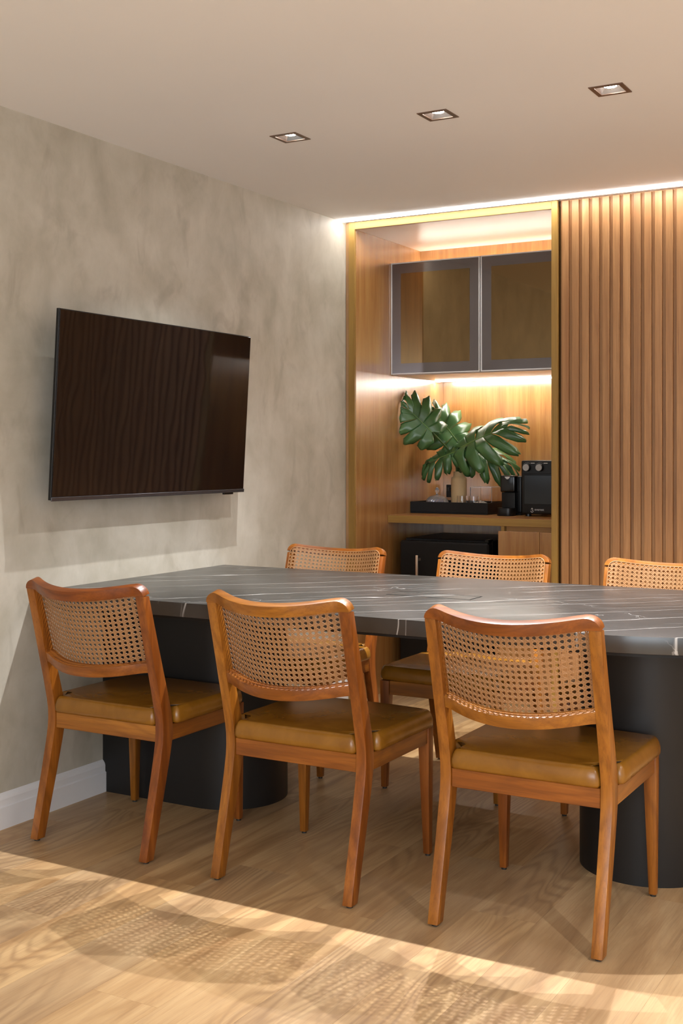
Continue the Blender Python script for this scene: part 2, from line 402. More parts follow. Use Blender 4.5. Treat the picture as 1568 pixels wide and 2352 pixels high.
obj('edge_frame', nb(NX0, NX1, 5.108, 5.122, 2.294, RH-.002), M['edgex'], r)
obj('corner_filler', nb(XL+.0005, -2.851, 5.116, 5.13, 0, RH-.002), M['panel'], r)

# upper cabinet
r = empty('wall_cabinet', (-2.32, 5.8, 1.605), 0, 'wall cabinet with two bronze mirror glass doors in silver frames', 'cabinet')
ox, oy, oz = -2.32, 5.8, 1.605
def cb(x0, x1, y0, y1, z0, z1, wd=.0008): return bevel(box(B(), x0-ox, x1-ox, y0-oy, y1-oy, z0-oz, z1-oz), wd, 1)
bm = cb(NX0+.001, NX1-.001, 5.512, 6.0, 1.607, 1.622); box(bm, NX0+.001-ox, NX1-.001-ox, 6.035-oy, 6.132-oy, 1.607-oz, 1.622-oz)
box(bm, NX0+.001-ox, NX1-.001-ox, 5.512-oy, 5.838-oy, 2.160-oz, 2.175-oz); box(bm, NX0+.001-ox, NX1-.001-ox, 5.825-oy, 5.838-oy, 1.622-oz, 2.16-oz)
for xx in (NX0+.001, NX1-.016): box(bm, xx-ox, xx+.015-ox, 5.512-oy, 5.825-oy, 1.622-oz, 2.16-oz)
obj('body', bm, M['pale'], r)
for (a, b) in ((NX0+.002, -2.3255), (-2.3205, NX1-.002)):
    d = obj('door', cb(a, b, 5.494, 5.510, 1.612, 2.181, .0005), M['glassborder'], r)
    bm = B()
    for q in ((a, b, 1.612, 1.6175), (a, b, 2.1755, 2.181), (a, a+.0055, 1.6175, 2.1755), (b-.0055, b, 1.6175, 2.1755)):
        box(bm, q[0]-ox, q[1]-ox, 5.489-oy, 5.4945-oy, q[2]-oz, q[3]-oz)
    obj('silver_edge', bm, M['alu'], d)
    obj('glass_pane', cb(a+.055, b-.055, 5.4925, 5.4942, 1.667, 2.126, .0001), M['glassdark'], d)
o = obj('led_strip', box(B(), NX0+.01, NX1-.004, 6.002, 6.033, 1.6015, 1.612), M['ledund']); tag(o, 'bright light strip under the glass door cabinet', 'light')
o = obj('led_strip', box(B(), NX0+.35-.34, NX1-.004, 5.80, 5.822, 2.177, 2.184), M['ledtop']); tag(o, 'warm light strip lying on top of the glass door cabinet', 'light')

# countertop, base cabinet, fridge
o = obj('countertop', bevel(box(B(), NX0+.0005, NX1-.0005, 5.456, NYB-.0005, .857, .895), .001, 1), [M['panelx'], M['edgex']])
for p in o.data.polygons:
    if p.normal.y < -.8: p.material_index = 1
tag(o, 'wooden countertop with mustard front edge spanning the niche', 'countertop')
r = empty('base_cabinet', (-2.0, 5.8, 0), 0, 'wooden base cabinet under the right half of the counter', 'cabinet')
ox, oy, oz = -2.0, 5.8, 0
obj('side_panel', cb(-2.203, -2.185, 5.462, 6.13, 0, .8565), M['edge'], r)
obj('rail', cb(-2.184, NX1-.001, 5.485, 5.50, .80, .8565), M['panelx'], r)
obj('door', cb(-2.209, -2.0, 5.442, 5.460, .08, .834), M['panel'], r)
obj('door', cb(-1.9985, NX1-.002, 5.442, 5.460, .08, .834), M['panel'], r)
obj('plinth', cb(-2.184, NX1-.001, 5.50, 5.515, 0, .078), M['panelx'], r)
r = empty('minibar_fridge', (-2.51, 5.75, 0), 0, 'black minibar fridge under the counter with a metal handle', 'fridge')
ox, oy, oz = -2.51, 5.75, 0
obj('body', cb(-2.752, -2.275, 5.53, 5.99, .012, .778, .004), M['black'], r)
d = obj('door', cb(-2.755, -2.272, 5.47, 5.526, .03, .768, .008), M['blackmat'], r)
h = bevel(box(B(), -.137, -.124, -.322, -.312, .49, .70), .003, 2)
for zz in (.51, .67): box(h, -.134, -.127, -.3115, -.2805, zz, zz+.012)
obj('handle', h, M['steel'], d, 40)
obj('hinge', cb(-2.30, -2.278, 5.49, 5.55, .768, .785, .002), M['blackgl'], r)
for sx in (-2.72, -2.31):
    for sy in (5.56, 5.95): obj('foot', lathe(B(), [(.015, 0), (.015, .012)], 12, sx-ox, sy-oy), M['black'], r)

# ------------------------------------------------------------ counter things
CZ = .895
r = empty('serving_tray', (-2.595, 5.85, CZ), 0, 'black rectangular serving tray on the counter holding vase and glassware', 'tray')
bm = B(); hw, hd, th = .2195, .138, .012
box(bm, -hw, hw, -hd, hd, 0, .008)
obj('base', bevel(bm, .001, 1), M['blackmat'], r)
bm = B()
for q in ((-hw, hw, -hd, -hd+th), (-hw, hw, hd-th, hd), (-hw, -hw+th, -hd+th, hd-th), (hw-th, hw, -hd+th, hd-th)): box(bm, *q, .0085, .06)
obj('rim', bm, M['blackmat'], r)
TZ = CZ+.0085
vx, vy = -2.603, 5.865
o = obj('vase', lathe(B(), [(0, 0), (.036, 0), (.0405, .006), (.0415, .03), (.0415, .165), (.0405, .176), (.031, .184), (.0295, .19), (.0295, .208), (.0285, .210), (.027, .208), (.027, .19), (.03, .180), (.037, .17), (.037, .02), (0, .015)], 40, cap=False), M['ceramic'], None, 50, (vx, vy, TZ))
tag(o, 'sand coloured bottle-neck ceramic vase standing in the black tray', 'vase')

def leaf_mesh(L, W, lobes=6, fold=.3, droop=.25, curl=.5, seed=1, slit=.46):
    rd = random.Random(seed); bm = B(); NT = 8; NC = 6
    def wid(s):   # lateral length by position along the midrib
        return W*(.62+.95*s-1.45*s*s+.1*math.sin(3*s)) if s < .95 else W*.28
    def base(s, t, sg, c, lob):
        th = math.radians(150-138*s**.72)
        ln = wid(s)*(1-.10*abs(c)**2.5*(t**2))
        x_, y_ = sg*math.sin(th)*t*ln, L*s*.80+math.cos(th)*t*ln
        y_ += t*t*W*.16
        z_ = -fold*abs(x_)*(.35) + .018*math.sin(3.1*t)*(1 if lob % 2 else .5) - curl*(t**3)*W*(.35+.25*((lob*37 % 7)/7)) - droop*(y_/L)**2*L*.6
        z_ += -abs(c)*.012*t*2
        return Vector((x_, y_, z_))
    for sg in (-1, 1):
        for j in range(lobes):
            s0, s1 = j/lobes, (j+1)/lobes
            tt0 = slit+rd.uniform(-.08, .12) + (.15 if j == 0 else 0)
            grid = []
            for it in range(NT+1):
                t = it/NT; row = []
                for ic in range(NC+1):
                    c = -1+2*ic/NC
                    g = 1 if t < tt0 else 1-.20*min(1, (t-tt0)/.2)-.22*max(0, (t-tt0-.2)/(1-tt0-.2))
                    if t > .86: g *= math.sqrt(max(.05, 1-((t-.86)/.15)**2))
                    s = (s0+s1)/2+(s1-s0)/2*c*g
                    row.append(bm.verts.new(base(min(1, s), t, sg, c if t > tt0 else c*0, j+(3 if sg > 0 else 0))))
                grid.append(row)
            for a, b in zip(grid, grid[1:]):
                for k in range(NC):
                    f = (a[k], a[k+1], b[k+1], b[k]) if sg > 0 else (a[k+1], a[k], b[k], b[k+1])
                    try: bm.faces.new(f)
                    except ValueError: pass
    # tip lobe
    bmesh.ops.remove_doubles(bm, verts=bm.verts, dist=.0004)
    bmesh.ops.dissolve_degenerate(bm, dist=1e-5, edges=bm.edges)
    return bm
def leaf(label, base, tipdir, normal, L, W, **k):
    """base: where blade meets stalk; the stalk runs down into the vase"""
    r = empty('monstera_leaf', (vx, vy, TZ+.02), 0, label, 'leaf', 'monstera leaves in the vase')
    y = Vector(tipdir).normalized(); z = Vector(normal); z = (z-y*z.dot(y)).normalized(); x = y.cross(z)
    bs = Vector(base)-Vector((vx, vy, TZ+.02))
    Mx = Matrix((x, y, z)).transposed().to_4x4(); Mx.translation = bs
    bm = leaf_mesh(L, W, **k); me_bm = bm
    bmesh.ops.transform(bm, matrix=Mx, verts=bm.verts)
    for v in bm.verts:      # the blade bends where it meets the side panel
        lim = NX0+.006-vx
        if v.co.x < lim: v.co.x = lim+.10*(lim-v.co.x); v.co.y -= .0
    me = bpy.data.meshes.new('blade'); bm.to_mesh(me); bm.free(); me.materials.append(M['leaf'])
    for p in me.polygons: p.use_smooth = True
    o = bpy.data.objects.new('blade', me); C.objects.link(o); o.parent = r
    so = o.modifiers.new('thick', 'SOLIDIFY'); so.thickness = .0006
    # midrib
    pts = []
    for q in range(9):
        s = q/8*.95; p = Vector((0, L*s*.8, -k.get('droop', .25)*(s*.8)**2*L*.6+.0015)); pts.append(Mx @ p)
    rb = tube(B(), pts, .002, 6, [.0028-.0022*q/8 for q in range(9)]); obj('midrib', rb, plain('midrib_green', (.16, .30, .07), .4) if 'midrib_green' not in bpy.data.materials else bpy.data.materials['midrib_green'], o, 60)
    k0 = random.uniform(-.012, .012); k1 = random.uniform(-.012, .012)
    p0 = Vector((k0, k1, 0)); p1 = Vector((k0*.9, k1*.9, .16)); p2 = Vector((k0*.9, k1*.9, .205)); p3 = bs
    mid = p2.lerp(p3, .5)+Vector((0, 0, .02))
    obj('stalk', tube(B(), [p0, p1, p2, p2.lerp(mid, .5)+Vector((0, 0, .008)), mid, p3], .0052, 8), M['stem'], r, 60)
    return r
leaf('large glossy split leaf spreading to the right over the vase', (-2.545, 5.76, 1.238), (.80, -.12, .40), (-.25, -.74, .62), .35, .215, seed=3, droop=.25, curl=.55)
leaf('dark split leaf at far left, leaning against the side panel', (-2.665, 5.66, 1.32), (-.46, -.20, .50), (.42, -.80, .38), .25, .175, seed=5, droop=.1, curl=.2)
leaf('narrow split leaf rising up to the left behind the large leaf', (-2.60, 5.84, 1.27), (-.60, .02, .75), (.35, -.72, .60), .31, .18, seed=8, droop=.2, curl=.4)
leaf('small dark leaf drooping to the lower left of the vase', (-2.585, 5.78, 1.215), (-.86, -.05, -.22), (-.1, -.65, .75), .23, .135, seed=11, droop=.35, curl=.4)
leaf('split leaf hanging to the lower right below the large leaf', (-2.555, 5.86, 1.225), (.88, .02, -.12), (.10, -.62, .78), .27, .16, seed=14, droop=.5, curl=.6)

# glass dome
r = empty('glass_dome_dish', (-2.700, 5.80, TZ), 0, 'cut-glass lidded sweet dish with a pointed knob at the left of the tray', 'dish')
obj('plate', lathe(B(), [(0, 0), (.032, 0), (.030, .006), (.016, .014), (.020, .022), (.060, .034), (.060, .037), (.02, .028), (0, .028)], 32, cap=False), M['glass'], r, 50)
bm = B()
n = 40; prof = [(.057, .0375), (.0565, .050), (.052, .062), (.045, .071), (.034, .078), (.020, .083), (.010, .086), (.0055, .091), (.006, .096), (.0105, .102), (.012, .109), (.009, .118), (.004, .125), (0, .127)]
rings = []
for q, (rr_, z) in enumerate(prof[:-1]):
    g = .07 if 1 <= q < 5 else 0
    rings.append([bm.verts.new((rr_*(1+(g if (i+q) % 2 else 0))*math.cos(2*math.pi*i/n), rr_*(1+(g if (i+q) % 2 else 0))*math.sin(2*math.pi*i/n), z)) for i in range(n)])
for a, b in zip(rings, rings[1:]):
    for i in range(n): bm.faces.new((a[i], a[(i+1) % n], b[(i+1) % n], b[i]))
tp = bm.verts.new((0, 0, .127))
for i in range(n): bm.faces.new((rings[-1][i], rings[-1][(i+1) % n], tp))
inner = [bm.verts.new((.0535*math.cos(2*math.pi*i/n), .0535*math.sin(2*math.pi*i/n), .0375)) for i in range(n)]
r2 = [bm.verts.new((.046*math.cos(2*math.pi*i/n), .046*math.sin(2*math.pi*i/n), .062)) for i in range(n)]
tp2 = bm.verts.new((0, 0, .076))
for i in range(n):
    j = (i+1) % n
    bm.faces.new((rings[0][i], rings[0][j], inner[j], inner[i])); bm.faces.new((inner[i], inner[j], r2[j], r2[i])); bm.faces.new((r2[i], r2[j], tp2))
obj('lid', bm, M['crystal'], r)
bm0 = B(); bmesh.ops.create_icosphere(bm0, subdivisions=2, radius=.0115)
for q in range(6):
    a = q*1.05; bm = bm0.copy()
    tag(obj('sweet', bm, M['blue'], None, 180, (-2.700+.029*math.cos(a), 5.80+.029*math.sin(a), TZ+.046)), 'blue wrapped sweet inside the cut-glass dish', 'sweet', 'sweets in the glass dish')
# acrylic box
ax0, ax1, ay0, ay1, ah = -2.525, -2.402, 5.83, 5.975, .128
bm = B()
t = .003
for q in ((ax0, ax1, ay0, ay0+t, 0, ah), (ax0, ax1, ay1-t, ay1, 0, ah), (ax0, ax0+t, ay0+t, ay1-t, 0, ah), (ax1-t, ax1, ay0+t, ay1-t, 0, ah), (ax0+t, ax1-t, ay0+t, ay1-t, 0, t)):
    box(bm, q[0]+2.46, q[1]+2.46, q[2]-5.9, q[3]-5.9, q[4], q[5])
o = obj('acrylic_box', bm, M['glass'], None, None, (-2.46, 5.9, TZ))
bm = B(); u = .0012
for q in ((ax0, ax1, ay0, ay0+u), (ax0, ax1, ay1-u, ay1), (ax0, ax0+u, ay0+u, ay1-u), (ax1-u, ax1, ay0+u, ay1-u)): box(bm, q[0]+2.46, q[1]+2.46, q[2]-5.9, q[3]-5.9, ah, ah+.0012)
for q in ((ax0-.0004, ay0), (ax1-.0008, ay0)): box(bm, q[0]+2.46, q[0]+2.461, q[1]-5.9004, q[1]-5.8996, .001, ah)
obj('edge_highlight', bm, M['rimlight'], o)  # thin pale strips stand in for the bright glint on the box edges
tag(o, 'clear open acrylic box at the right end of the tray', 'box')
caps = [((-2.50, 5.875), (30, 10)), ((-2.465, 5.86), (65, 30)), ((-2.438, 5.88), (50, -40)), ((-2.475, 5.91), (20, 60)), ((-2.435, 5.925), (75, 10)), ((-2.50, 5.93), (40, -20))]
cm = B(); lathe(cm, [(0, .0), (.010, 0), (.014, .020), (.0165, .0215), (.0165, .0235), (0, .0245)], 20, cap=False)
first = None
for q, ((px_, py_), (ra, rb_)) in enumerate(caps):
    if first is None: first = o = obj('coffee_capsule', cm, M['cup'], None, 40)
    else: o = first.copy(); C.objects.link(o)
    o.location = (px_, py_, TZ+.022+.006*(q % 2)); o.rotation_euler = (math.radians(ra), math.radians(rb_), q)
    tag(o, ['white coffee capsule at the near left corner of the clear acrylic box', 'white coffee capsule on edge at the near side of the acrylic box', 'white coffee capsule at the near right corner of the acrylic box', 'white coffee capsule in the middle of the acrylic box', 'white coffee capsule at the far right of the acrylic box', 'white coffee capsule at the far left of the acrylic box'][q], 'capsule', 'coffee capsules in the acrylic box')
for q, (gx, gy) in enumerate(((-2.545, 5.775), (-2.475, 5.765))):
    o = obj('glass_cup', lathe(B(), [(0, 0), (.020, 0), (.027, .028), (.028, .062), (.026, .085), (.0245, .085), (.0265, .062), (.0255, .030), (.018, .004), (0, .004)], 28, cap=False), M['glass'], None, 50, (gx, gy, TZ))
    tag(o, ['small clear glass cup beside the vase in the tray', 'small clear glass cup in front of the acrylic box'][q], 'cup', 'glass cups in the tray')
# outlet
r = empty('wall_outlet', (-2.795, 6.134, 1.0), 0, 'black power outlet on the niche back wall behind the vase', 'outlet')
obj('plate', bevel(box(B(), -.0, .045, -.010, -.0005, -.035, .035), .002), M['blackmat'], r)
obj('power_plug', lathe(B(), [(.014, 0), (.014, .02)], 16, .022, -.022), M['black'], r)

# small coffee machine
r = empty('capsule_coffee_machine', (-2.262, 5.75, CZ), 0, 'small black capsule coffee machine with a rounded drip cup stand', 'coffee machine')
obj('body', bevel(box(B(), -.040, .050, .012, .22, .012, .198), .008, 3), M['black'], r, 40)
obj('head', bevel(box(B(), -.043, .036, -.045, .012, .118, .203), .009, 3), M['blackgl'], r, 40)
obj('column', bevel(box(B(), -.040, .033, -.035, .011, .012, .1175), .006, 2), M['blackmat'], r, 40)
def rr2(hx, y0, y1, rad, n=6):
    pts = []
    for cx_, cy_, a0 in ((hx-rad, y1-rad*.2, 0), (-hx+rad, y1-rad*.2, 90), (-hx+rad, y0+rad, 180), (hx-rad, y0+rad, 270)):
        rd_ = rad if a0 >= 180 else rad*.2
        xx = cx_+(rad-rd_ if a0 == 0 else (-(rad-rd_) if a0 == 90 else 0))
        for q in range(n+1):
            a = math.radians(a0+90*q/n); pts.append((xx+rd_*math.cos(a), cy_+rd_*math.sin(a)))
    return pts
bm = prism(B(), [(x_-.004, y_) for x_, y_ in rr2(.044, -.098, -.036, .03)], 0, .040); obj('drip_stand', bevel(bm, .003, 2, 50), M['black'], r, 40)
bm = prism(B(), [(-.019, .1965), (.011, .1965), (.003, .186), (-.004, .183), (-.011, .186)], -.0462, -.0448, 'y'); obj('badge', bm, M['print'], r)
obj('foot', box(B(), -.03, .04, .03, .2, 0, .012), M['black'], r)
# large machine
r = empty('water_dispenser', (-2.065, 5.74, CZ), 0, 'tall black countertop water dispenser with two grey knobs and white logo', 'water dispenser')
obj('body', bevel(box(B(), -.118, .118, -.06, .24, .012, .279), .010, 3), M['black'], r, 40)
obj('front_panel', bevel(box(B(), -.100, .100, -.0625, -.0605, .062, .205), .0008, 1), M['blackgl'], r)
obj('control_band', bevel(box(B(), -.108, .108, -.0640, -.0605, .213, .270), .0012, 1), M['black'], r)
for kx in (-.083, -.016):
    k = obj('knob', lathe(B(), [(0, 0), (.0195, 0), (.0175, .022), (0, .022)], 32), M['black'], r, 40, (kx+.0, -.064, .244)); k.rotation_euler = (math.pi/2, 0, 0)
    obj('knob_cap', lathe(B(), [(0, .0222), (.0165, .0222), (.0160, .0238), (0, .0242)], 32), M['knob'], k, 40)
    bm = B()
    for q in range(9):
        a = math.radians(60+q*17); c_, s_ = math.cos(a), math.sin(a)
        v = [bm.verts.new((kx+rr_*c_+e*s_, -.0643, .244+rr_*s_-e*c_)) for rr_, e in ((.0225, -.0006), (.026, -.0006), (.026, .0006), (.0225, .0006))]; bm.faces.new(v)
    obj('dial_marks', bm, M['print'], r)
    obj('knob_label', box(B(), kx+.018, kx+.038, -.0645, -.064, .264, .2672), M['print'], r)
tcu = bpy.data.curves.new('logo', 'FONT'); tcu.body = 'everest'; tcu.size = .0165; tcu.extrude = .0002
to = bpy.data.objects.new('logo', tcu); C.objects.link(to); bpy.context.view_layer.update()
tm = bpy.data.meshes.new_from_object(to.evaluated_get(bpy.context.evaluated_depsgraph_get())); bpy.data.objects.remove(to)
tm.materials.clear(); tm.materials.append(M['print'])
o = bpy.data.objects.new('logo_text', tm); C.objects.link(o); o.parent = r; o.location = (-.047, -.0606, .030); o.rotation_euler = (math.pi/2, 0, 0)
bm = B()   # drop emblem: peak over an open ring
for pts in ([(-.060, .0445), (-.0535, .0345), (-.0575, .0365), (-.060, .0375), (-.0625, .0365), (-.0665, .0345)],):
    bm.faces.new([bm.verts.new((a, -.0606, b)) for a, b in pts])
ringp = []
for q in range(22):
    a = math.radians(100-q*300/21); ringp.append(((-.060+.0068*math.cos(a), .0265+.0068*math.sin(a)), (-.060+.0040*math.cos(a), .0265+.0040*math.sin(a))))
for (a, b), (c_, d) in zip(ringp, ringp[1:]): bm.faces.new([bm.verts.new((p[0], -.0606, p[1])) for p in (a, c_, d, b)])
obj('logo_emblem', bm, M['print'], r)
for fx in (-.09, .09):
    for fy in (-.03, .2): obj('foot', lathe(B(), [(.014, 0), (.014, .012)], 12, fx, fy), M['black'], r)
tube_ = tube(B(), [(-.1185, .02, .16), (-.133, .015, .155), (-.137, .01, .12), (-.130, .012, .095), (-.1185, .02, .09)], .0035, 8); obj('side_hose', tube_, M['black'], r, 60)

# ------------------------------------------------------------ television
ty0, ty1 = 2.974, 4.098
r = empty('television', (XL, (ty0+ty1)/2, 1.37), 0, 'large black flat television tilted down on the cement wall', 'television')
TV = Matrix.Translation((.108, 0, 0)) @ Matrix.Rotation(math.radians(3.4), 4, 'Y')
def tvb(y0, y1, z0, z1, x0, x1, wd=.001):
    bm = bevel(box(B(), x0, x1, y0, y1, z0, z1), wd, 1); bmesh.ops.transform(bm, matrix=TV, verts=bm.verts); return bm
hy, hz = .562, .316
obj('back_shell', tvb(-hy+.04, hy-.04, -hz+.02, hz-.12, -.030, -.012, .006), M['blackmat'], r)
obj('bezel', tvb(-hy, hy, -hz, hz, -.0118, .0, .001), M['black'], r)
obj('screen', tvb(-hy+.004, hy-.004, -hz+.011, hz-.003, .0001, .0016, .0004), M['tv'], r)
obj('bottom_trim', tvb(-hy, hy, -hz-.003, -hz+.010, .0002, .004, .001), plain('tv_grey_trim', (.10, .10, .11), .25, Metallic=.8), r)
obj('sensor_pod', tvb(hy-.14, hy-.075, -hz-.010, -hz-.001, -.006, .003, .001), M['blackgl'], r)
b = obj('wall_bracket', bevel(box(B(), .001, .006, -.2, .2, -.12, .1), .001, 1), M['blackmat'], r)
for s in (-.12, .12): obj('bracket_arm', box(B(), .0065, .075, s-.012, s+.012, -.09, .08), M['blackmat'], r)

# ------------------------------------------------------------ table
TX, TY, TR = -.96, 3.535, .553
r = empty('meeting_table', (-1.9, TY, 0), 0, 'long dark veined stone table with a rounded end and black pedestals', 'table')
def outline(rad, n=48, x0=XL+.001):
    pts = [(x0, TY-rad)]
    pts += [(TX+rad*math.sin(math.pi*q/n), TY-rad*math.cos(math.pi*q/n)) for q in range(n+1)]
    return pts+[(x0, TY+rad)]
def toloc(bm, dx=1.9, dy=-TY): bmesh.ops.translate(bm, verts=bm.verts, vec=(dx, dy, 0)); return bm
bm = prism(B(), outline(TR), .706, .75)
# opening for the outlet hatch is a shallow recess: dark frame plus lid, proud by a hair
obj('tabletop', toloc(bevel(bm, .0015, 2, 50)), M['stone'], r, 40)
obj('under_frame', toloc(prism(B(), outline(TR-.030, 48, XL+.001), .694, .7055)), M['blackmat'], r)
bm = B(); hx0, hx1, hy0, hy1 = -1.806, -1.508, 3.486, 3.585
for q in ((hx0, hx1, hy0, hy0+.0035), (hx0, hx1, hy1-.0075, hy1), (hx0, hx0+.002, hy0+.0035, hy1-.0075), (hx1-.005, hx1, hy0+.0035, hy1-.0075)): box(bm, *q, .7494, .7503)
obj('hatch_gap', toloc(bm), M['slot'], r)
obj('hatch_lid', toloc(box(B(), hx0+.0021, hx1-.0051, hy0+.0036, hy1-.0076, .7494, .7505)), M['stone'], r)
# pedestals
bm = B(); n = 40
pts = [(XL+.001, TY-.2)]+[(-2.45+.2*math.sin(math.pi*q/n), TY-.2*math.cos(math.pi*q/n)) for q in range(n+1)]+[(XL+.001, TY+.2)]
obj('pedestal', toloc(prism(bm, pts, 0, .6935)), M['ped'], r, 40)
bm = B(); lathe(bm, [(.2, 0), (.2, .6935)], 72, TX, TY)
p = obj('pedestal', toloc(bm), M['ped'], r, 40)
a = math.atan2(3.355-TY, -1.035-TX); a = math.radians(-112)
obj('panel_seam', toloc(box(B(), TX+.2003*math.cos(a)-.0006, TX+.2003*math.cos(a)+.0006, TY+.2005*math.sin(a), TY+.2005*math.sin(a)+.002, .002, .692)), M['gap'], p)

# ------------------------------------------------------------ chairs
BK = [(0, 2.787), (.1, 2.811), (.2, 2.836), (.3, 2.859), (.34, 2.8665), (.37, 2.869), (.40, 2.868), (.43, 2.863), (.50, 2.847), (.57, 2.829), (.68, 2.801), (.79, 2.773)]
FT = [(0, 2.823), (.1, 2.850), (.2, 2.878), (.3, 2.904), (.34, 2.913), (.37, 2.917), (.40, 2.915), (.43, 2.909), (.50, 2.889), (.57, 2.867), (.68, 2.834), (.79, 2.802)]
Y0 = 3.045; AL = math.radians(14.3)
Uv = Vector((0, -math.sin(AL), math.cos(AL))); Nv = Vector((0, math.cos(AL), math.sin(AL))); P0 = Vector((0, 2.8315-Y0, .56))
def bow(x): b = .077*(1-(x/.192)**2); return .5*(b+math.sqrt(b*b+.00015))-.001
def BP(x, v, n): return P0+Vector((x, 0, 0))+Uv*v+Nv*(n-bow(x))
def ncane(v): return .0392-.0088*v/.24
def sweep(name, sec, xs_, mat, parent, bev=.003):
    """sec(x) -> closed list of (v, n) in the back plane"""
    bm = B(); rings = [[bm.verts.new(BP(x_, v, n)) for v, n in sec(x_)] for x_ in xs_]
    m = len(rings[0])
    for a, b in zip(rings, rings[1:]):
        for k in range(m): bm.faces.new((a[k], a[(k+1) % m], b[(k+1) % m], b[k]))
    bm.faces.new(rings[0][::-1]); bm.faces.new(rings[-1])
    bmesh.ops.remove_doubles(bm, verts=bm.verts, dist=1e-5)
    bm.normal_update(); bmesh.ops.recalc_face_normals(bm, faces=bm.faces)
    if bev: bevel(bm, bev, 2, 45)
    return obj(name, bm, mat, parent, 35)
def cushion():
    out = []
    def arc(cx_, cy_, rad, a0, a1, n=5):
        for q in range(n+1):
            a = math.radians(a0+(a1-a0)*q/n); out.append((cx_+rad*math.cos(a), cy_+rad*math.sin(a)))
    # right half from the rear middle, anticlockwise
    yr, yn, xi, xo = -.186, -.122, .199, .2435
    half = [(0, yr), (.06, yr), (.12, yr), (.165, yr), (xi-.014, yr), (xi-.004, yr+.004), (xi, yr+.014), (xi, -.15), (xi, yn-.004), (xi+.003, yn), (.213, yn), (xo-.014, yn), (xo-.004, yn+.004), (xo, yn+.014), (xo, -.06), (xo, .02), (xo, .10), (xo, .17), (xo, .215)]
    for q in range(1, 6): a = math.radians(90*q/5); half.append((xo-.035+.035*math.cos(a), .215+.030*math.sin(a)))
    half += [(.16, .251), (.10, .2555), (.05, .258), (0, .259)]
    pts = half+[(-a, b) for a, b in half[-2:0:-1]]
    n = len(pts)
    def off(d):
        res = []
        for i in range(n):
            p = Vector(pts[i]); a = Vector(pts[i-1]); b = Vector(pts[(i+1) % n])
            e1 = (p-a).normalized(); e2 = (b-p).normalized(); n1 = Vector((-e1.y, e1.x)); n2 = Vector((-e2.y, e2.x))
            m = (n1+n2).normalized(); k = min(1.6, 1/max(.4, m.dot(n1))); q = p+m*d*k
            res.append(q)
        return res
    lay = [(.391, .010), (.3925, .004), (.398, .0005), (.407, 0), (.417, .001), (.427, .0035), (.435, .0075), (.4395, .0115), (.4415, .0145), (.4422, .0175)]
    bm = B(); rings = []
    for z, d in lay: rings.append([bm.verts.new((q.x, q.y, z)) for q in off(d)])
    for a, b in zip(rings, rings[1:]):
        for i in range(n): bm.faces.new((a[i], a[(i+1) % n], b[(i+1) % n], b[i]))
    bm.faces.new(rings[0][::-1])
    f = bm.faces.new(rings[-1]); bmesh.ops.triangulate(bm, faces=[f])
    return bm
def cane_mesh():
    bm = B(); p = .01495; hx = .2135; v0, v1 = .008, .2535; rc = .026
    def inside(x_, v):
        if abs(x_) > hx or v < v0 or v > v1: return False
        dx = abs(x_)-(hx-rc); dv = max(v-(v1-rc), 0)
        return not (dx > 0 and dv > 0 and dx*dx+dv*dv > rc*rc)
    def ribbon(path, hw, dn):
        pr = None
        n = len(path)
        for i, (x_, v) in enumerate(path):
            a = path[max(i-1, 0)]; b = path[min(i+1, n-1)]; d = Vector((b[0]-a[0], b[1]-a[1])); d.normalize(); s = Vector((-d.y, d.x))*hw
            q = [BP(x_+s.x, v+s.y, ncane(v)+dn), BP(x_-s.x, v-s.y, ncane(v)+dn), BP(x_-s.x, v-s.y, ncane(v)+dn+.0006), BP(x_+s.x, v+s.y, ncane(v)+dn+.0006)]
            q = [bm.verts.new(t_) for t_ in q]
            if pr:
                for k in range(4): bm.faces.new((pr[k], pr[(k+1) % 4], q[(k+1) % 4], q[k]))
            pr = q
    def runs(pts):
        cur = []
        for t_ in pts:
            if inside(*t_): cur.append(t_)
            else:
                if len(cur) > 1: yield cur
                cur = []
        if len(cur) > 1: yield cur
    vm = (v0+v1)/2
    k = -15
    for i in range(-15, 16):
        for s in (-.00175, .00175):
            x_ = (i+.5)*p+s
            for c in runs([(x_, v0+.0005+(v1-v0-.001)*q/24) for q in range(25)]): ribbon([c[0], c[-1]], .00115, 0)
    for j in range(-9, 10):
        for s in (-.00175, .00175):
            v = vm+(j+.5)*p+s
            for c in runs([(-hx+2*hx*q/44, v) for q in range(45)]): ribbon(c[::2] if len(c) % 2 else c[::2]+[c[-1]], .00115, .0007)
    for sg in (-1, 1):
        for i in range(-52, 53):
            cst = (i+.5)*p      # x - sg*(v-vm) = cst ; passes the sides' middles, clipping hole corners
            pts = []
            m = 56
            for q in range(m+1):
                v = v0+.0003+(v1-v0-.0006)*q/m; pts.append((cst+sg*(v-vm), v))
            for c in runs(pts): ribbon(c[::3]+([c[-1]] if (len(c)-1) % 3 else []), .0011, .0014 if sg > 0 else .0020)
    return bm
